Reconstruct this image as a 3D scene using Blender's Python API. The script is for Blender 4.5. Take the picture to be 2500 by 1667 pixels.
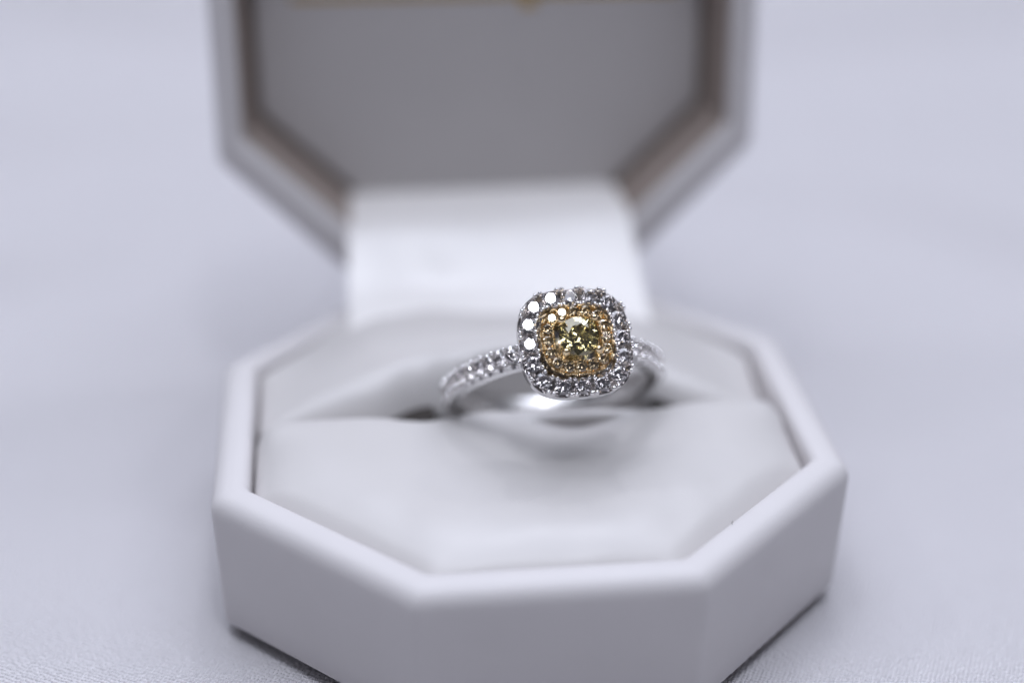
import bpy, math, random
from mathutils import Vector, Matrix
random.seed(7)
S = bpy.context.scene
for o in list(bpy.data.objects): bpy.data.objects.remove(o)
MM = 0.001
ZR = 15.65            # height of the box rim above the cloth, mm
R = math.radians

# ------------------------------------------------------------------ camera, world, lights
cam_d = bpy.data.cameras.new('camera'); cam = bpy.data.objects.new('camera', cam_d)
S.collection.objects.link(cam); S.camera = cam
cr = Vector((0.99374619, -0.11143999, 0.00704484)); cu = Vector((0.04488078, 0.45639337, 0.88864549)); cv = Vector((0.10224586, 0.88277189, -0.45854069))
CAM = Vector((-16.8562922, -135.978899, 79.0611603 + ZR)) * MM
M = Matrix((cr, cu, -cv)).transposed().to_4x4(); M.translation = CAM
cam.matrix_world = M
cam_d.sensor_width = 36.0; cam_d.lens = 56.07; cam_d.clip_start = 0.005; cam_d.clip_end = 20
cam_d.dof.use_dof = True; cam_d.dof.focus_distance = 0.1443; cam_d.dof.aperture_fstop = 5.4
cam_d.dof.aperture_blades = 0

W = bpy.data.worlds.new('World'); S.world = W; W.use_nodes = True
bg = W.node_tree.nodes['Background']
bg.inputs['Color'].default_value = (0.66, 0.70, 0.92, 1); bg.inputs['Strength'].default_value = 0.05

def lamp(name, loc, target, size, power, col):
    l = bpy.data.lights.new(name, 'AREA'); l.shape = 'DISK'; l.size = size; l.energy = power; l.color = col
    o = bpy.data.objects.new(name, l); S.collection.objects.link(o)
    o.location = loc
    o.rotation_euler = (Vector(target) - Vector(loc)).to_track_quat('-Z', 'Y').to_euler()
    return o
TGT = (0.0, -0.005, 0.015)
lamp('ceiling_light', (0.03, 0.19, 1.0), (0, 0, 0), 1.20, 10.7, (0.81, 0.855, 1.0))
lamps = [((-0.17, 0.04, 0.98), 0.60, 0.08, 0.26), ((0.0586, -0.2912, 0.9549), 0.60, 0.06, 0.46),
         ((-0.55, 0.25, 0.80), 0.7, 0.05, 0.28), ((0.55, 0.30, 0.78), 0.7, 0.05, 0.28), ((0.12, 0.42, 0.90), 0.7, 0.05, 0.28), ((-0.30, -0.45, 0.84), 0.7, 0.03, 0.07), ((0.50, -0.40, 0.82), 0.7, 0.03, 0.07)]  # this row: unseen lamps added from several sides for sparkle
for az_, el_ in ((-160, 62), (-140, 44), (-122, 70), (-108, 50), (-88, 36), (-80, 64), (-62, 50), (-55, 74), (-44, 38), (-33, 60), (-25, 80), (-18, 46), (30, 38), (38, 56), (44, 76), (58, 44), (70, 62), (86, 48), (96, 72), (112, 40), (126, 58), (142, 74), (158, 50), (178, 66)):   # small unseen lamps, added all round to put more glints in the stones
    lamps.append(((math.sin(R(az_)) * math.cos(R(el_)), -math.cos(R(az_)) * math.cos(R(el_)), math.sin(R(el_))), 0.70, 0.022, 0.038))
for d_, r_, s_, p_ in lamps:
    lamp('spot_lamp', Vector(TGT) + Vector(d_).normalized() * r_, TGT, s_, p_, (0.88, 0.91, 1.0))

S.render.engine = 'CYCLES'
S.view_settings.view_transform = 'Standard'; S.view_settings.look = 'None'
S.view_settings.exposure = 0.0; S.view_settings.gamma = 1.0
S.cycles.use_denoising = True
S.cycles.max_bounces = 14; S.cycles.transmission_bounces = 12; S.cycles.glossy_bounces = 8; S.cycles.diffuse_bounces = 5
S.cycles.caustics_refractive = False; S.cycles.caustics_reflective = False
S.cycles.sample_clamp_indirect = 0.0; S.cycles.sample_clamp_direct = 0.0

# ------------------------------------------------------------------ helpers
def build(name, verts, faces, mat, parent=None, smooth=False, auto=None):
    me = bpy.data.meshes.new(name)
    me.from_pydata([tuple(c * MM for c in v) for v in verts], [], faces)
    me.update()
    if mat: me.materials.append(mat)
    if smooth: me.polygons.foreach_set('use_smooth', [True] * len(me.polygons))
    if auto: me.set_sharp_from_angle(angle=R(auto))
    return link(name, me, parent)
def link(name, me, parent=None):
    o = bpy.data.objects.new(name, me); S.collection.objects.link(o)
    if parent: o.parent = parent
    return o
def tag(o, label, cat, kind=None, group=None):
    o['label'] = label; o['category'] = cat
    if kind: o['kind'] = kind
    if group: o['group'] = group
def empty(name, loc=(0, 0, 0)):
    o = bpy.data.objects.new(name, None); S.collection.objects.link(o); o.location = loc
    o.empty_display_size = 0.005
    return o

def loft(rings, close_start=False, close_end=False, flip=False, cyclic=True):
    """rings: equally long point lists -> verts, faces"""
    n = len(rings[0]); V = [p for r in rings for p in r]; F = []
    for i in range(len(rings) - 1):
        for j in range(n if cyclic else n - 1):
            k = (j + 1) % n
            F.append((i * n + j, i * n + k, (i + 1) * n + k, (i + 1) * n + j))
    if close_start: F.append(tuple(range(n - 1, -1, -1)))
    if close_end: F.append(tuple(range((len(rings) - 1) * n, len(rings) * n)))
    if flip: F = [tuple(reversed(f)) for f in F]
    return V, F

def inset(poly, t, r, k=5):
    """inset a convex CCW polygon by t and round its corners with radius r; k+1 points per corner"""
    n = len(poly); lines = []
    for i in range(n):
        a = Vector(poly[i]); b = Vector(poly[(i + 1) % n]); d = (b - a).normalized()
        nn = Vector((-d.y, d.x)); lines.append((a + nn * t, d))
    out = []
    for i in range(n):
        p0, d0 = lines[i - 1]; p1, d1 = lines[i]
        den = d0.x * d1.y - d0.y * d1.x
        w = p1 - p0; s = (w.x * d1.y - w.y * d1.x) / den
        v = p0 + d0 * s
        ang = math.atan2(den, d0.dot(d1)); rr = max(r, 0.05)
        tl = rr * math.tan(ang / 2)
        c = v - d0 * tl + Vector((-d0.y, d0.x)) * rr
        a0 = math.atan2(-d0.x, d0.y)
        for q in range(k + 1):
            aa = a0 + ang * q / k
            out.append((c.x + rr * math.cos(aa), c.y + rr * math.sin(aa)))
    return out

def densify(pts, per):
    out = []
    n = len(pts)
    for i in range(n):
        a, b = pts[i], pts[(i + 1) % n]
        L = math.hypot(b[0] - a[0], b[1] - a[1]); m = max(1, int(round(L / per)))
        for q in range(m): out.append((a[0] + (b[0] - a[0]) * q / m, a[1] + (b[1] - a[1]) * q / m))
    return out

def smooth01(x): x = max(0.0, min(1.0, x)); return x * x * (3 - 2 * x)

# ------------------------------------------------------------------ materials
def new_mat(name):
    m = bpy.data.materials.new(name); m.use_nodes = True
    nt = m.node_tree; b = nt.nodes['Principled BSDF']
    return m, nt, b
def N(nt, typ, **kw):
    n = nt.nodes.new(typ)
    for k, v in kw.items(): setattr(n, k, v)
    return n
def math_node(nt, op, a, b=None):
    n = N(nt, 'ShaderNodeMath', operation=op)
    for i, x in enumerate((a, b)):
        if x is None: continue
        if isinstance(x, (int, float)): n.inputs[i].default_value = x
        else: nt.links.new(x, n.inputs[i])
    return n.outputs[0]

def leatherette(name, col, rough, grain=0.00003, spec=0.5):
    m, nt, b = new_mat(name)
    tc = N(nt, 'ShaderNodeTexCoord')
    n1 = N(nt, 'ShaderNodeTexNoise'); n1.inputs['Scale'].default_value = 4200; n1.inputs['Detail'].default_value = 4
    n2 = N(nt, 'ShaderNodeTexNoise'); n2.inputs['Scale'].default_value = 160; n2.inputs['Detail'].default_value = 3
    for n in (n1, n2): nt.links.new(tc.outputs['Object'], n.inputs['Vector'])
    ramp = N(nt, 'ShaderNodeMix', data_type='RGBA')
    nt.links.new(n2.outputs['Fac'], ramp.inputs['Factor'])
    ramp.inputs['A'].default_value = (*[c * 0.97 for c in col], 1); ramp.inputs['B'].default_value = (*[min(.95, c * 1.03) for c in col], 1)
    nt.links.new(ramp.outputs['Result'], b.inputs['Base Color'])
    b.inputs['Roughness'].default_value = rough
    b.inputs['Specular IOR Level'].default_value = spec
    bp = N(nt, 'ShaderNodeBump'); bp.inputs['Strength'].default_value = 0.45; bp.inputs['Distance'].default_value = grain
    nt.links.new(n1.outputs['Fac'], bp.inputs['Height'])
    bp2 = N(nt, 'ShaderNodeBump'); bp2.inputs['Strength'].default_value = 0.3; bp2.inputs['Distance'].default_value = 0.0001
    nt.links.new(n2.outputs['Fac'], bp2.inputs['Height']); nt.links.new(bp.outputs['Normal'], bp2.inputs['Normal'])
    nt.links.new(bp2.outputs['Normal'], b.inputs['Normal'])
    return m
M_white = leatherette('white_leatherette', (0.67, 0.645, 0.648), 0.42, spec=0.3)
M_pad = leatherette('white_soft_leatherette', (0.605, 0.583, 0.574), 0.36)
M_flap = leatherette('white_glossy_leatherette', (0.92, 0.895, 0.88), 0.36, spec=0.9)
M_panel = leatherette('white_satin_lining', (0.54, 0.515, 0.51), 0.6)
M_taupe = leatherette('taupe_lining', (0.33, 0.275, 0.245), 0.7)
M_under, nt, b = new_mat('black_felt'); b.inputs['Base Color'].default_value = (0.03, 0.025, 0.022, 1); b.inputs['Roughness'].default_value = 0.95
M_foil, nt, b = new_mat('gold_foil'); b.inputs['Base Color'].default_value = (0.62, 0.42, 0.14, 1); b.inputs['Metallic'].default_value = 0.7; b.inputs['Roughness'].default_value = 0.4

def metal(name, col, rough, aniso=0):
    m, nt, b = new_mat(name)
    b.inputs['Base Color'].default_value = (*col, 1); b.inputs['Metallic'].default_value = 1.0
    tc = N(nt, 'ShaderNodeTexCoord'); n = N(nt, 'ShaderNodeTexNoise'); n.inputs['Scale'].default_value = 1500; n.inputs['Detail'].default_value = 5
    nt.links.new(tc.outputs['Object'], n.inputs['Vector'])
    mr = N(nt, 'ShaderNodeMapRange'); mr.inputs['To Min'].default_value = rough * 0.6; mr.inputs['To Max'].default_value = rough * 1.5
    nt.links.new(n.outputs['Fac'], mr.inputs['Value']); nt.links.new(mr.outputs['Result'], b.inputs['Roughness'])
    return m
M_wg = metal('white_gold', (0.80, 0.78, 0.775), 0.10)
M_band = metal('satin_white_gold', (0.84, 0.825, 0.82), 0.28)
M_yg = metal('yellow_gold', (0.85, 0.69, 0.44), 0.13)
def gem(name, col, ior=2.42):
    m = bpy.data.materials.new(name); m.use_nodes = True; nt = m.node_tree
    for n in list(nt.nodes): nt.nodes.remove(n)
    out = N(nt, 'ShaderNodeOutputMaterial'); g = N(nt, 'ShaderNodeBsdfGlass')
    g.inputs['Color'].default_value = (*col, 1); g.inputs['IOR'].default_value = ior; g.inputs['Roughness'].default_value = 0.0
    nt.links.new(g.outputs[0], out.inputs['Surface'])
    return m
M_dia = gem('white_diamond', (1.0, 0.988, 0.984))
M_ydia = gem('yellow_diamond', (0.994, 0.962, 0.82))
M_pydia = gem('pale_yellow_diamond', (0.975, 0.925, 0.83))

# ------------------------------------------------------------------ the cloth
m, nt, b = new_mat('woven_cotton'); M_cloth = m
b.inputs['Base Color'].default_value = (0.90, 0.875, 0.905, 1); b.inputs['Roughness'].default_value = 0.85; b.inputs['Specular IOR Level'].default_value = 0.2
tc = N(nt, 'ShaderNodeTexCoord'); mp = N(nt, 'ShaderNodeMapping'); mp.inputs['Rotation'].default_value = (0, 0, R(28))
nt.links.new(tc.outputs['Object'], mp.inputs['Vector'])
nz = N(nt, 'ShaderNodeTexNoise'); nz.inputs['Scale'].default_value = 1500; nz.inputs['Detail'].default_value = 2
nt.links.new(mp.outputs['Vector'], nz.inputs['Vector'])
sc_ = N(nt, 'ShaderNodeVectorMath', operation='MULTIPLY_ADD')
nt.links.new(nz.outputs['Color'], sc_.inputs[0]); sc_.inputs[1].default_value = (0.00012,) * 3; nt.links.new(mp.outputs['Vector'], sc_.inputs[2])
sp = N(nt, 'ShaderNodeSeparateXYZ'); nt.links.new(sc_.outputs[0], sp.inputs[0])
PIT = 0.00039
vo = N(nt, 'ShaderNodeTexVoronoi', voronoi_dimensions='2D', feature='SMOOTH_F1'); vo.inputs['Scale'].default_value = 1 / PIT
vo.inputs['Randomness'].default_value = 0.45; vo.inputs['Smoothness'].default_value = 0.25
nt.links.new(sc_.outputs[0], vo.inputs['Vector'])
h2 = math_node(nt, 'ADD', math_node(nt, 'MULTIPLY', vo.outputs['Distance'], -1.6), math_node(nt, 'MULTIPLY', nz.outputs['Fac'], 0.5))
bp = N(nt, 'ShaderNodeBump'); bp.inputs['Strength'].default_value = 1.0; bp.inputs['Distance'].default_value = 0.00037
nt.links.new(h2, bp.inputs['Height']); nt.links.new(bp.outputs['Normal'], b.inputs['Normal'])

CREASES = [(-90, 60, .5, 50, 7, 1.6), (-75, 20, .35, 40, 6, -1.0), (-110, 120, .2, 60, 9, 1.8), (80, 70, -.6, 50, 8, 1.4), (95, 20, .25, 40, 6, 1.0),
           (-60, 190, -.15, 80, 12, 2.4), (90, 180, .3, 90, 12, 2.2), (-55, -8, .7, 22, 5, .7), (62, -14, -.4, 22, 5, .6)]
def cloth_h(x, y):
    h = 1.0 * math.sin(x * 0.021 + y * 0.012 + 1.0) + 0.8 * math.sin(x * -0.015 + y * 0.033) + 0.35 * math.sin(x * 0.05 + y * 0.062 + 2)
    for cx, cy, an, ln, wd, am in CREASES:
        ux, uy = math.cos(an), math.sin(an); a = (x - cx) * ux + (y - cy) * uy; q = -(x - cx) * uy + (y - cy) * ux + 3 * math.sin(a * .05)
        h += 4.0 * am * math.exp(-(q / wd) ** 2 - (a / ln) ** 2)
    d = math.hypot(x, y - 3)
    return h * smooth01((d - 34) / 60) * 1.4
xs = []; 
def axis_pts(lo, hi, inner):
    pts = []; v = lo
    while v < hi:
        pts.append(v); v += 3.0 if abs(v) < inner else 14.0
    pts.append(hi); return pts
ax = axis_pts(-560, 560, 170); ay = axis_pts(-330, 900, 200)
V = [(x, y, cloth_h(x, y)) for y in ay for x in ax]; nx = len(ax)
F = [(j * nx + i, j * nx + i + 1, (j + 1) * nx + i + 1, (j + 1) * nx + i) for j in range(len(ay) - 1) for i in range(nx - 1)]
cloth = build('tablecloth', V, F, M_cloth, smooth=True)
tag(cloth, 'white woven cotton cloth spread flat under the ring box', 'tablecloth')

# ------------------------------------------------------------------ the ring box
BW, BA, BAB, BCH, BCHB, BD, BDB = 30.0, 12.4, 16.9, 11.7, 14.77, 28.5, 28.0
OCT = [(-BA, -BD), (BA, -BD), (BW, -BCH), (BW, BCHB), (BAB, BDB), (-BAB, BDB), (-BW, BCHB), (-BW, -BCH)]
box = empty('ring_box', (0, 0, ZR * MM))
tag(box, 'open white octagonal ring box with padded cushion and raised lid', 'ring box')
HB = 14.45
prof = [(3.2, -HB + 0.0, .8), (1.15, -HB, 1.4), (0.75, -HB + .12, 1.6), (0.45, -HB + .45, 1.7), (0.36, -HB + .9, 1.8)]
prof += [(0.36 * (1 - q / 6), -HB + .9 + (HB - .9 - 2.0) * q / 6, 1.8) for q in range(1, 7)]
ro, ri = 1.9, 1.0
for q in range(1, 9):
    a = math.pi / 2 * q / 8; prof.append((ro * (1 - math.cos(a)), -ro + ro * math.sin(a), 1.7))
prof.append((2.1, 0.03, 1.5)); 
for q in range(0, 7):
    a = math.pi / 2 * q / 6; prof.append((3.55 - ri + ri * math.sin(a), -ri + ri * math.cos(a), 1.2))
prof += [(3.6, -2.5, 1.1), (3.75, -6, 1.0), (3.9, -12.5, 1.0)]
rings = [[(x, y, z) for x, y in inset(OCT, t, r, 6)] for t, z, r in prof]
V, F = loft(rings, close_end=True, close_start=True)
base = build('base', V, F, M_white, box, True, 50)
rings = [[(x, y, z) for x, y in inset(OCT, t, 1.2, 4)] for t, z in ((2.0, -HB - 1.2), (2.0, -HB - .02))]
V, F = loft(rings, True, True); build('underside_pad', V, F, M_under, box)

# cushions: two rolls of padded leatherette with the slot between them
XC = 1.6
def ring_gap(x):   # how far the pushed-in ring opens the slot
    return (3.0 if x < XC else 2.3) * math.exp(-((abs(x - XC) - 11.2) / 3.2) ** 2)
def ring_pocket(x):
    u = (x - 2.6) / 9.3
    return 6.0 * math.sqrt(1 - u * u) if abs(u) < 1 else 0.0
def pad(name, outline, zf, edge_r, cen, parent, dyf=None):
    rings = []
    for s, dz in ((1.0, -9.5), (1.0, -6.0), (1.0, -4.0)):
        rings.append([(x, y, zf(x, y, 0) + dz) for x, y in outline])
    lev = [0.0, .05, .12, .22, .35, .5, .7, .95, 1.25, 1.6, 2.0, 2.5, 3.0]
    for t in lev + [None] * 18:
        ring = []
        if t is None: ni += 1
        else: ni = 0
        for (x, y) in outline:
            dx, dy = cen[0] - x, cen[1] - y; L = math.hypot(dx, dy)
            s1 = min(.6, 3.0 * 1.15 / L)
            s_ = min(.6, t * 1.15 / L) if t is not None else s1 + (0.995 - s1) * ni / 18
            px, py = x + dx * s_, y + dy * s_
            ring.append((px, py + (dyf(px, py) if dyf else 0), zf(px, py, 1)))
        rings.append(ring)
    V, F = loft(rings, close_end=True)
    return build(name, V, F, M_pad, parent, True, 75)

inner = inset(OCT, 3.80, 1.0, 5)
def clip(poly, ylo=None, yhi=None):
    out = []; n = len(poly)
    f = (lambda p: p[1] - ylo) if ylo is not None else (lambda p: yhi - p[1])
    for i in range(n):
        a, b = poly[i], poly[(i + 1) % n]; fa, fb = f(a), f(b)
        if fa >= 0: out.append(a)
        if fa * fb < 0:
            t = fa / (fa - fb); out.append((a[0] + (b[0] - a[0]) * t, a[1] + (b[1] - a[1]) * t))
    return out
def round_poly(poly, r, which):
    """round the corners whose test is true"""
    out = []; n = len(poly)
    for i in range(n):
        p = Vector(poly[i])
        if not which(poly[i]): out.append(poly[i]); continue
        a = (Vector(poly[i - 1]) - p).normalized(); c = (Vector(poly[(i + 1) % n]) - p).normalized()
        for q in range(9):
            t = q / 8; P = (p + a * r) * (1 - t) ** 2 + p * 2 * t * (1 - t) + (p + c * r) * t * t
            out.append((P.x, P.y))
    return out
def seg_dist(outline):
    segs = [(outline[i], outline[(i + 1) % len(outline)]) for i in range(len(outline))]
    def f(x, y):
        best = 1e9
        for (a, b) in segs:
            ex, ey = b[0] - a[0], b[1] - a[1]; L2 = ex * ex + ey * ey + 1e-12
            t = max(0, min(1, ((x - a[0]) * ex + (y - a[1]) * ey) / L2))
            d = math.hypot(x - a[0] - ex * t, y - a[1] - ey * t)
            if d < best: best = d
        return best
    return f
YS = 0.9
fr = clip(inner, yhi=YS)
fr = round_poly(fr, 3.6, lambda p: abs(p[1] - YS) < 1e-6)
fr = densify(fr, 1.1)
fr = [(x, y - (0.45 * ring_gap(x) if y > YS - .8 else 0)) for x, y in fr]
dfr = seg_dist(fr)
_el = []
for i in (7, 0, 1, 2, 6):      # left front, front, right front, right and left walls: a blended distance keeps the roll free of creases
    p_, q_ = Vector(OCT[i]), Vector(OCT[(i + 1) % 8]); d_ = (q_ - p_).normalized(); _el.append((p_, Vector((-d_.y, d_.x))))
def dside(x, y):
    acc = 0.0
    for p_, n_ in _el:
        dd = max(.05, (Vector((x, y)) - p_).dot(n_) - 3.6); acc += dd ** -3.0
    return acc ** (-1 / 3.0)
def zfront(x, y, on):
    d = dfr(x, y) if on else 0.0
    rr = 2.3
    e = 0.0 if d >= rr else rr - math.sqrt(max(0, rr * rr - (rr - d) ** 2))
    dF = dside(x, y) if on else 0.0
    top = 1.1 - 0.5 * smooth01((-3.0 - y) / 14.0) - 2.8 * max(0.0, 1 - dF / 7.5) ** 2.6 * smooth01((YS - y) / 6)
    pk = 0.045 * (math.sin(x * .43 + 0.3 * y) + math.sin(x * .71 - .4 * y + 1) + .6 * math.sin(x * 1.3 + 2)) * math.exp(-((dF - 4) / 3.0) ** 2) * smooth01((-8 - y) / 6)
    lip, g = hollow(x, y)
    notch = 0.35 * lip * smooth01((y + 5) / 5.0) + 1.8 * g
    return top + pk - notch - e * (0.72 if y > -3 else 0.30)
def hollow(x, y):      # dip shaped into the front cushion to darken it below the ring head
    lip = math.exp(-((x - 5.3) / 4.6) ** 2)
    return lip, lip * math.exp(-((y + 2.6) / (0.95 if y > -2.6 else 3.0)) ** 2)
def hollow_dy(x, y): return 1.7 * hollow(x, y)[1] ** 1.4
front = pad('front_cushion', fr, zfront, 2.0, (0, -11.5), box, hollow_dy)

YB = 1.6
bk = clip(inner, ylo=YB)
bk = round_poly(bk, 2.4, lambda p: abs(p[1] - YB) < 1e-6)
bk = densify(bk, 0.9)
def bk_front(x): return YB + ring_gap(x) * 0.75 + ring_pocket(x)
bk = [(x, (y + (ring_gap(x) * 0.75 + ring_pocket(x)) if y < YB + .9 else y)) for x, y in bk]
dbk = seg_dist(bk)
def zback(x, y, on):
    d = dbk(x, y) if on else 0.0
    rr = 2.0
    e = 0.0 if d >= rr else rr - math.sqrt(max(0, rr * rr - (rr - d) ** 2))
    # broad roll facing the slot, sinking towards its two ends
    yy = max(0.0, y - YB)
    face = -1.2 - 0.8 * ring_gap(x) + 1.5 * yy
    cz = 4.5 - 0.0098 * (x + 1) ** 2
    f = smooth01((y - 5.5) / 12.5)
    top = cz * (1 - f) + (1.7 - 2.1 * smooth01((abs(x) - 13) / 10)) * f
    kk = 1.3; hgt = max(0.0, 1 - abs(face - top) / (2 * kk)) ; zz = min(face, top) - hgt * hgt * kk * .5
    return zz - 0.45 * e
pad('back_cushion', bk, zback, 2.5, (0, 18.5), box)

# black filler added in the slot, its colour stands in for deep shade
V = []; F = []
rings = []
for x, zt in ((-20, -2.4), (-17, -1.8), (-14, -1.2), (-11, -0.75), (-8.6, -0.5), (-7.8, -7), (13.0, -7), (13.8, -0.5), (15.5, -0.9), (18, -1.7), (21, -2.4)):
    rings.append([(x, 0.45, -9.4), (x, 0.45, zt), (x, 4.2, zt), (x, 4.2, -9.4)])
V, F = loft(rings, True, True); build('slot_shade_block', V, F, M_under, box)
# the pressed side of the front cushion under the leaning band
rings = []
for q in range(25):
    x = -7.6 + 20.4 * q / 24; hw_ = ring_pocket(x) + .8
    row = [(x, -1.0, -9.3), (x, 0.3, -0.9)] + [(x, 0.3 + (hw_) * k / 4, -0.9 - .72 * hw_ * k / 4) for k in range(1, 5)] + [(x, 0.3 + hw_, -9.3)]
    rings.append(row)
V, F = loft(rings, True, True); build('slot_cushion', V, F, M_pad, box, True, 50)
# hinge flap: a soft leatherette sheet from the lid floor down to the back cushion
LY, LZ, LT = 30.34, 4.07, 0.12984
def lp(x, s, o):   # lid coordinates (across, up the lid, back into it) -> box coordinates
    return (x, LY + s * math.sin(LT) + o * math.cos(LT), LZ + s * math.cos(LT) - o * math.sin(LT))
pf = []
P0 = lp(0, 5.8, 8.3); P0b = lp(0, 4.6, 3.6); P1 = lp(0, 3.7, 0.3); P2 = (0, 27.6, 5.7); P3 = (0, 24.0, 3.3); P4 = (0, 20.0, 1.75); P5 = (0, 16.0, 1.0)
ctrl = [P0, P0b, P1, P2, P3, P4, P5]
def cr_spline(c, m=6):
    out = []
    for i in range(len(c) - 1):
        p0 = Vector(c[max(i - 1, 0)]); p1 = Vector(c[i]); p2 = Vector(c[i + 1]); p3 = Vector(c[min(i + 2, len(c) - 1)])
        for q in range(m):
            t = q / m
            out.append(0.5 * ((2 * p1) + (-p0 + p2) * t + (2 * p0 - 5 * p1 + 4 * p2 - p3) * t * t + (-p0 + 3 * p1 - 3 * p2 + p3) * t ** 3))
    out.append(Vector(c[-1])); return out
sp_ = cr_spline(ctrl)
rings = []
for i, p in enumerate(sp_):
    f = i / (len(sp_) - 1); hw = 15.75 + 0.75 * f
    t = (sp_[min(i + 1, len(sp_) - 1)] - sp_[max(i - 1, 0)]).normalized(); nn = Vector((0, t.z, -t.y))  # toward back/below
    if nn.y < 0 and nn.z > 0: nn = -nn
    top = []; m = 16
    for q in range(m + 1):
        x = -hw + 2 * hw * q / m
        cp = 1.5 * smooth01((x + 5 - 6 * f) / 22) * math.sin(f * math.pi) ** .7 - 0.9 * math.exp(-((x + 8.5 - 5 * (f - .6)) / 4.5) ** 2 - ((f - .62) / .2) ** 2) + .25 * math.exp(-((x - 4) / 3.5) ** 2 - ((f - .55) / .2) ** 2)
        ed = max(0, abs(x) - hw + .8) ** 2 * .5
        top.append(p + Vector((x - .25, 0, 0)) - nn * (cp - ed))
    low = [q_ + nn * 1.1 for q_ in reversed(top)]
    rings.append([tuple(v) for v in top + low])
V, F = loft(rings, True, True); build('hinge_flap', V, F, M_flap, box, True, 60)

# lid
LC = 12.95; LH = LC + BCH + BCHB; LTOP = LH + (BD - BCH)
LOCT0 = [(-BAB, 0), (BAB, 0), (BW, LC), (BW, LH), (BA, LTOP), (-BA, LTOP), (-BW, LH), (-BW, LC)]
LOCTP = [(-BAB, 0), (BAB, 0), (BW + .7, LC + .3), (BW + .7, LH), (BA, LTOP), (-BA, LTOP), (-BW - 1.1, LH), (-BW - 1.1, LC + .3)]
LOCT = [(-BAB, -1.5), (BAB, -1.5), (BW + .3, LC - 1.4), (BW + .3, LH), (BA, LTOP + .3), (-BA, LTOP + .3), (-BW - .3, LH), (-BW - .3, LC - 1.4)]
LD = 14.0
prof = [(4.5, LD, 1.5), (1.6, LD, 1.6), (0.9, LD - .25, 1.7), (.5, LD - .9, 1.8)]
prof += [(0.5 * (1 - q / 4), LD - .9 - (LD - 2.8) * q / 4, 1.8) for q in range(1, 5)]
for q in range(1, 9):
    a = math.pi / 2 * q / 8; prof.append((ro * (1 - math.cos(a)), ro - ro * math.sin(a), 1.7))
for q in range(0, 7):
    a = math.pi / 2 * q / 6; prof.append((3.4 - ri + ri * math.sin(a), ri - ri * math.cos(a), 1.3))
prof += [(3.6, 2.0, 1.3), (3.62, 9.9, 1.3)]
def mixed(t, o_, r, w, k=6):
    return [lp(xa * (1 - w) + xb * w, sa * (1 - w) + sb * w, o_) for (xa, sa), (xb, sb) in zip(inset(LOCT, t, r, k), inset(LOCTP, t, r, k))]
rings = [mixed(t, o_, r, 0.7 * smooth01((t - 1.6) / 1.6) if o_ < 3 else 0.7 if t > 3.5 and o_ < 12 else 0) for t, o_, r in prof]
V, F = loft(rings, True, True); lid = build('lid', V, F, M_white, box, True, 50)
rings = [[lp(x, s, o_) for x, s in inset(LOCTP, t, r, 4)] for t, o_, r in ((5.2, 9.7, 1.2), (5.3, 8.5, 1.2), (5.7, 8.0, 1.2))]
V, F = loft(rings, True, True); build('lining_panel', V, F, M_panel, lid, True, 40)
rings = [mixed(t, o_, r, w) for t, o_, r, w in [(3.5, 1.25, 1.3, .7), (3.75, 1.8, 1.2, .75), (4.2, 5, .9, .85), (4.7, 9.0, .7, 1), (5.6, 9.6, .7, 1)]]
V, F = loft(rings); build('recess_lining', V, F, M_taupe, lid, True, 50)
# gold foil print on the lining, mostly above the top of the frame
V = []; F = []
def foil(x0, x1, s0, s1):
    n = len(V)
    for x, s in ((x0, s0), (x1, s0), (x1, s1), (x0, s1)): V.append(lp(x, s, 7.99))
    for x, s in ((x0, s0), (x1, s0), (x1, s1), (x0, s1)): V.append(lp(x, s, 7.95))
    F.extend([(n + 4, n + 5, n + 6, n + 7), (n, n + 1, n + 5, n + 4), (n + 1, n + 2, n + 6, n + 5), (n + 2, n + 3, n + 7, n + 6), (n + 3, n, n + 4, n + 7)])
foil(-21.5, 22.5, 27.8, 28.4); foil(4.4, 6.2, 26.6, 27.7)
build('foil_print', V, F, M_foil, lid)
# a stray fibre on the front right of the cushion
V = []; F = []
import itertools
for i in range(7):
    t = i / 6; c = Vector((16.2 + .15 * t * t, -20.6 + .05 * t, -0.9 + 1.1 * t)); 
    for q in range(4): V.append(tuple(c + Vector((math.cos(q * 1.571), math.sin(q * 1.571), 0)) * .03))
for i in range(6):
    for q in range(4): k = (q + 1) % 4; F.append((i * 4 + q, i * 4 + k, i * 4 + 4 + k, i * 4 + 4 + q))

build('fibre', V, F, M_under, front)
# ------------------------------------------------------------------ the ring
RC = Vector((2.9865, 0.3773, 3.605 + ZR))
E_ = Vector((0.99665, 0.0817, -0.0007)).normalized(); D_ = Vector((0.0585, -0.7079, 0.7038)); D_ = (D_ - E_ * D_.dot(E_)).normalized(); N_ = D_.cross(E_)
RO = 10.75      # outer radius of the band
ring = empty('engagement_ring')
Mr = Matrix((E_, N_, D_)).transposed().to_4x4(); Mr.translation = (RC - D_ * RO) * MM
ring.matrix_world = Mr
tag(ring, 'white gold engagement ring with yellow centre diamond and double halo standing in the cushion slot', 'ring')
# ring-local coordinates, mm: x across the hand, y along the finger, z out through the head; the empty sits at the foot of the band
def rl(x, y, z): return (x, y, z + RO)

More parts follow.
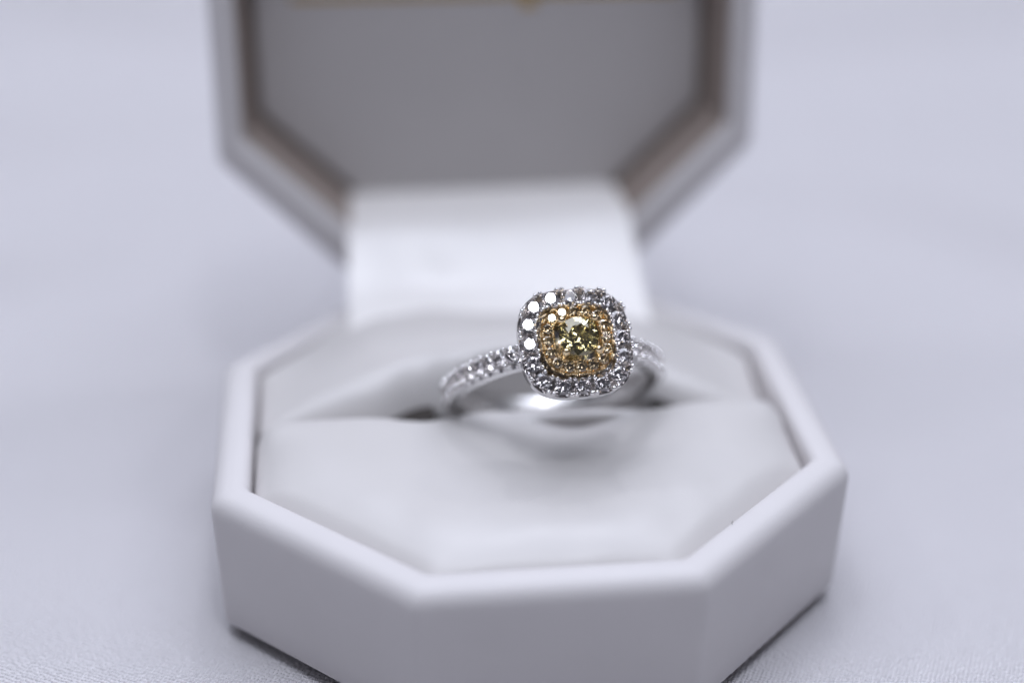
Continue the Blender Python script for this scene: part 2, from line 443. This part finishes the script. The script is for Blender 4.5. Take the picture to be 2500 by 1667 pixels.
def brilliant(name, mat, table=0.58):
    V = []; F = []
    th, gh, ph = 0.28, 0.03, -0.86
    for i in range(8): a = R(45 * i + 22.5); V.append((table * math.cos(a), table * math.sin(a), th))            # 0-7
    for i in range(8): a = R(45 * i); V.append((0.78 * math.cos(a), 0.78 * math.sin(a), 0.175))                  # 8-15
    for i in range(16): a = R(22.5 * i); V.append((math.cos(a), math.sin(a), gh))                               # 16-31
    for i in range(16): a = R(22.5 * i); V.append((math.cos(a), math.sin(a), -gh))                              # 32-47
    for i in range(8): a = R(45 * i); V.append((0.30 * math.cos(a), 0.30 * math.sin(a), -0.63))               # 48-55 pavilion
    V.append((0, 0, ph))                                                                                        # 56
    F.append(tuple(range(8)))
    for i in range(8):
        m = 8 + i; tl = (i - 1) % 8; tr = i
        F.append((tl, m, tr))                                    # star
        g = 16 + 2 * i
        F.append((m, 16 + (2 * i - 1) % 16, g)); F.append((m, g, 16 + (2 * i + 1) % 16))   # upper girdle
        m2 = 8 + (i + 1) % 8
        F.append((tr, m, 16 + 2 * i + 1, m2))                    # kite
    for i in range(16): k = (i + 1) % 16; F.append((16 + i, 32 + i, 32 + k, 16 + k))
    for i in range(8):
        k = (i + 1) % 8; p = 48 + i
        F.append((32 + 2 * i, p, 32 + 2 * i + 1)); F.append((32 + 2 * i + 1, 48 + k, (32 + (2 * i + 2) % 16)))
        F.append((p, 56, 48 + k, 32 + 2 * i + 1))
    me = bpy.data.meshes.new(name); me.from_pydata(V, [], F); me.update(); me.materials.append(mat)
    return me
ME_dia = brilliant('white_diamond', M_dia, 0.62); ME_py = brilliant('pale_yellow_diamond', M_pydia, 0.64); ME_center = brilliant('center_diamond', M_ydia, 0.56)

def bead_mesh(name, mat, h):
    prof = [(0.0, 1.0), (0.45, .88), (.82, .55), (1.0, .05), (0.92, -.6), (.85, -h)]
    V = [(0, 0, 1.0)]; F = []; n = 10
    for r, z in prof[1:]:
        for q in range(n): a = 2 * math.pi * q / n; V.append((r * math.cos(a), r * math.sin(a), z))
    for q in range(n): F.append((0, 1 + q, 1 + (q + 1) % n))
    for i in range(len(prof) - 2):
        for q in range(n): k = (q + 1) % n; a = 1 + i * n; F.append((a + q, a + n + q, a + n + k, a + k))
    me = bpy.data.meshes.new(name); me.from_pydata(V, [], F); me.update(); me.materials.append(mat)
    me.polygons.foreach_set('use_smooth', [True] * len(me.polygons)); return me
ME_wb = bead_mesh('prong', M_wg, 2.6); ME_yb = bead_mesh('gold_prong', M_yg, 2.6)
ME_claw = bead_mesh('claw', M_yg, 5.0)

def put(name, me, parent, pos, normal, scale, spin=0.0, tilt=(0, 0)):
    """place a shared mesh, in ring-local mm, with its z along normal"""
    o = link(name, me, parent)
    nz_ = Vector(normal).normalized()
    q = nz_.to_track_quat('Z', 'Y') @ Matrix.Rotation(spin, 3, 'Z').to_quaternion()
    q = (Matrix.Rotation(tilt[0], 3, 'X') @ Matrix.Rotation(tilt[1], 3, 'Y')).to_quaternion() @ q
    o.location = [c * MM for c in pos]; o.rotation_mode = 'QUATERNION'; o.rotation_quaternion = q
    o.scale = (scale * MM,) * 3 if isinstance(scale, (int, float)) else [s * MM for s in scale]
    return o

def cushion_path(A, B, n_exp, count):
    """closed superellipse, resampled evenly: list of (pos, tangent), starting at the middle of the top side"""
    raw = []
    for i in range(2000):
        t = 2 * math.pi * i / 2000 + math.pi / 2
        c, s = math.cos(t), math.sin(t)
        raw.append(Vector((A * math.copysign(abs(c) ** (2 / n_exp), c), B * math.copysign(abs(s) ** (2 / n_exp), s))))
    L = [0.0]
    for i in range(2000): L.append(L[-1] + (raw[(i + 1) % 2000] - raw[i]).length)
    tot = L[-1]; out = []; j = 0
    for k in range(count):
        tgt = tot * k / count
        while L[j + 1] < tgt: j += 1
        f = (tgt - L[j]) / (L[j + 1] - L[j] + 1e-12)
        p = raw[j % 2000].lerp(raw[(j + 1) % 2000], f); tg = (raw[(j + 3) % 2000] - raw[(j - 3) % 2000]).normalized()
        out.append((p, tg))
    return out, tot

def halo(name, mat, A, B, nexp, stones, zg, half, wall, floor, parent, skirt, seat_r, top_amp):
    """a trough that follows a cushion outline: floor, scalloped outer wall, scalloped inner wall"""
    per = 12; cnt = stones * per
    path, tot = cushion_path(A, B, nexp, cnt)
    rings = []
    for i, (p, t) in enumerate(path):
        nrm = Vector((t.y, -t.x))          # outward for CCW
        ph = (i % per) / per; sc = math.cos(2 * math.pi * ph)   # +1 at a stone, -1 between
        ztop = zg - top_amp * 0.5 * (1 + sc) - 0.04
        bul = 0.05 * (1 - sc)
        row = []
        for off, z in ((half + wall * .6, zg - skirt), (half + wall, zg - skirt + .15), (half + wall + .02, zg - .45), (half + wall - .02 + bul, ztop - .12), (half + wall * .55 + bul, ztop), (half + .02, ztop - .05),
                       (half - .08, zg - .4), (half * .55, zg - floor), (-half * .55, zg - floor), (-half + .08, zg - .4), (-half - .02, ztop - .05), (-half - wall * .55, ztop), (-half - wall, ztop - .12), (-half - wall, zg - skirt)):
            q = p + nrm * off; row.append(rl(q.x, q.y, z))
        rings.append(row)
    rings.append(rings[0])
    V, F = loft(rings, cyclic=True, flip=True)
    return build(name, V, F, mat, parent, True, 55), path, per

# --- white halo: plane of girdles at z = 13.0
ZG = 13.0
h1, path, per = halo('white_halo', M_wg, 4.32, 4.24, 3.3, 16, ZG, 0.74, 0.14, 1.05, ring, 1.45, .75, 0.62)
# seats differ a little, as hand-set stones do
def dome(p, amt): return Vector((p.x * amt, p.y * amt, 1.0))
seat = {}
for i in range(16):
    p, t = path[i * per]
    seat[i] = (R(random.uniform(-2.5, 2.5)), R(random.uniform(-2.5, 2.5)))
for i in range(16):
    p, t = path[i * per]
    nrm_ = (-0.085 + random.uniform(-.008, .008), 0.095 + random.uniform(-.008, .008), 0.992) if i in (1, 2, 3, 4) else dome(p, 0.012)
    put('diamond', ME_dia, h1, rl(p.x, p.y, ZG), nrm_, 0.765, random.uniform(0, .7), (0, 0) if i in (1, 2, 3, 4) else seat[i])
for i in range(16):
    p2, t2 = path[(i * per + per // 2) % (16 * per)]
    nrm = Vector((t2.y, -t2.x))
    for sgn in (-1, 1):
        for off in (0.76, -0.68):
            q = p2 + nrm * off + t2 * (sgn * .24)
            put('prong', ME_wb, h1, rl(q.x, q.y, ZG + .10), (nrm.x * .3 * (1 if off > 0 else -1), nrm.y * .3 * (1 if off > 0 else -1), 1), (.235, .235, .28), 0)
# gallery under the halo down to the band
rings = []
for z, A, B in ((ZG - 1.4, 4.6, 4.5), (ZG - 2.2, 4.1, 3.6), (ZG - 3.0, 3.3, 2.2), (ZG - 3.6, 2.6, 1.0)):
    rings.append([rl(p.x, p.y, z) for p, t in cushion_path(A, B, 3.0, 48)[0]])
V, F = loft(rings, True, True, flip=True); build('gallery', V, F, M_wg, ring, True, 50)

# --- yellow gold halo, raised above the white one
ZY = 13.75
h2_, path2, per2 = halo('gold_halo', M_yg, 2.68, 2.62, 3.0, 16, ZY, 0.50, 0.16, 0.8, ring, 1.6, .5, 0.28)
for i in range(16):
    p, t = path2[i * per2]
    put('pale_yellow_diamond', ME_py, h2_, rl(p.x, p.y, ZY), (-0.085, 0.095, 0.992) if i in (1, 2) else dome(p, 0.015), 0.53, random.uniform(0, .7), (0, 0) if i in (1, 2) else (R(random.uniform(-3, 3)), R(random.uniform(-3, 3))))
    p2, t2 = path2[(i * per2 + per2 // 2) % (16 * per2)]
    nrm = Vector((t2.y, -t2.x))
    for off in (0.47, -0.45):
        for sg in (-1, 1):
            q = p2 + nrm * off + t2 * (sg * .11)
            put('gold_prong', ME_yb, h2_, rl(q.x, q.y, ZY + .09), (0, 0, 1), (.12, .12, .14))
# --- centre stone and its four claws
ZC = 14.42
put('center_diamond', ME_center, ring, rl(0.0, 0.0, ZC), (0, 0, 1), 1.86, R(11), (R(1.0), R(-1.5)))
for sx_, sy_ in ((-1, -1), (1, -1), (1, 1), (-1, 1)):
    a = 1.50
    put('claw', ME_claw, ring, rl(sx_ * a, sy_ * a, ZC + .50), (-sx_ * .12, -sy_ * .12, 1), (.36, .36, .36))
rings = []
for z, r in ((ZC - .62, 1.36), (ZC - .75, 1.46), (ZC - 1.0, 1.4), (ZC - 1.6, 1.15), (ZC - 1.6, 1.0), (ZC - .95, 1.2), (ZC - .62, 1.28)):
    rings.append([rl(r * math.cos(2 * math.pi * q / 32), r * math.sin(2 * math.pi * q / 32), z) for q in range(32)])
V, F = loft(rings, flip=True); build('center_basket', V, F, M_yg, ring, True, 50)

# --- band: pave shoulders with scalloped walls, plain below
PITCH = R(7.0); A0 = R(29.5); NS = 11     # angle from the head direction of the first stone, stones on each side
RI = 9.15; HWB = 1.10
def band_ring(a, rise):
    """cross section at angle a (0 = head); rise 1 in the paved part"""
    aa = abs(a)
    k = (aa - (A0 - PITCH / 2)) / PITCH
    paved = -0.02 <= k <= NS
    sc = math.cos(2 * math.pi * (k - .5)) if paved else -1.0     # +1 at stone centre
    lift = 0.55 * smooth01((R(60) - aa) / R(35))                  # shoulders sweep up to the head
    ro = RO + lift; ri = RI + lift * .6
    def P(r, y): return rl(r * math.sin(a), y, r * math.cos(a))
    if paved:
        cut = 0.66 * (0.5 + 0.5 * sc) ** 1.5
        vn = 0.34 * (0.5 + .5 * sc)
        prof = [(ri, 0), (ri, .88), (ri + .12, 1.10), (ri + .55, HWB), (ro - .55, HWB), (ro - .25 - cut * .4, HWB - vn), (ro - .02 - cut, HWB - .08 - vn), (ro - .05 - cut, HWB - .22 - vn * .5), (ro - .55, HWB - .34), (ro - .95, .28), (ro - .95, 0)]
    else:
        prof = [(ri, 0), (ri, .88), (ri + .12, 1.10), (ri + .55, HWB), (ro - .55, HWB), (ro - .3, HWB - .05), (ro - .14, HWB - .16), (ro - .06, HWB - .3), (ro - .03, HWB - .5), (ro, .28), (ro, 0)]
    half = [P(r, y) for r, y in prof]; oth = [P(r, -y) for r, y in prof[1:-1]]
    return half + oth[::-1]
rings = []; n = 620
for i in range(n):
    a = -math.pi + 2 * math.pi * (i + .5) / n
    rings.append(band_ring(a, 1))
rings.append(rings[0])
V, F = loft(rings, flip=False)
band = build('band', V, F, M_band, ring, True, 38)
for side in (-1, 1):
    for i in range(NS):
        a = A0 + PITCH * i; lift = 0.55 * smooth01((R(60) - a) / R(35)); r = RO + lift - .05; a *= side
        put('diamond', ME_dia, band, rl(r * math.sin(a), 0, r * math.cos(a)), (math.sin(a), random.uniform(-.03, .03), math.cos(a)), 0.70, random.uniform(0, .7), (R(random.uniform(-3, 3)), 0))
    for i in range(NS + 1):
        a = A0 + PITCH * (i - .5); lift = 0.55 * smooth01((R(60) - a) / R(35)); r = RO + lift + .07; a *= side
        for y in (-.78, .78):
            put('prong', ME_wb, band, rl(r * math.sin(a), y, r * math.cos(a)), (math.sin(a), y * .25, math.cos(a)), (.25, .25, .29))
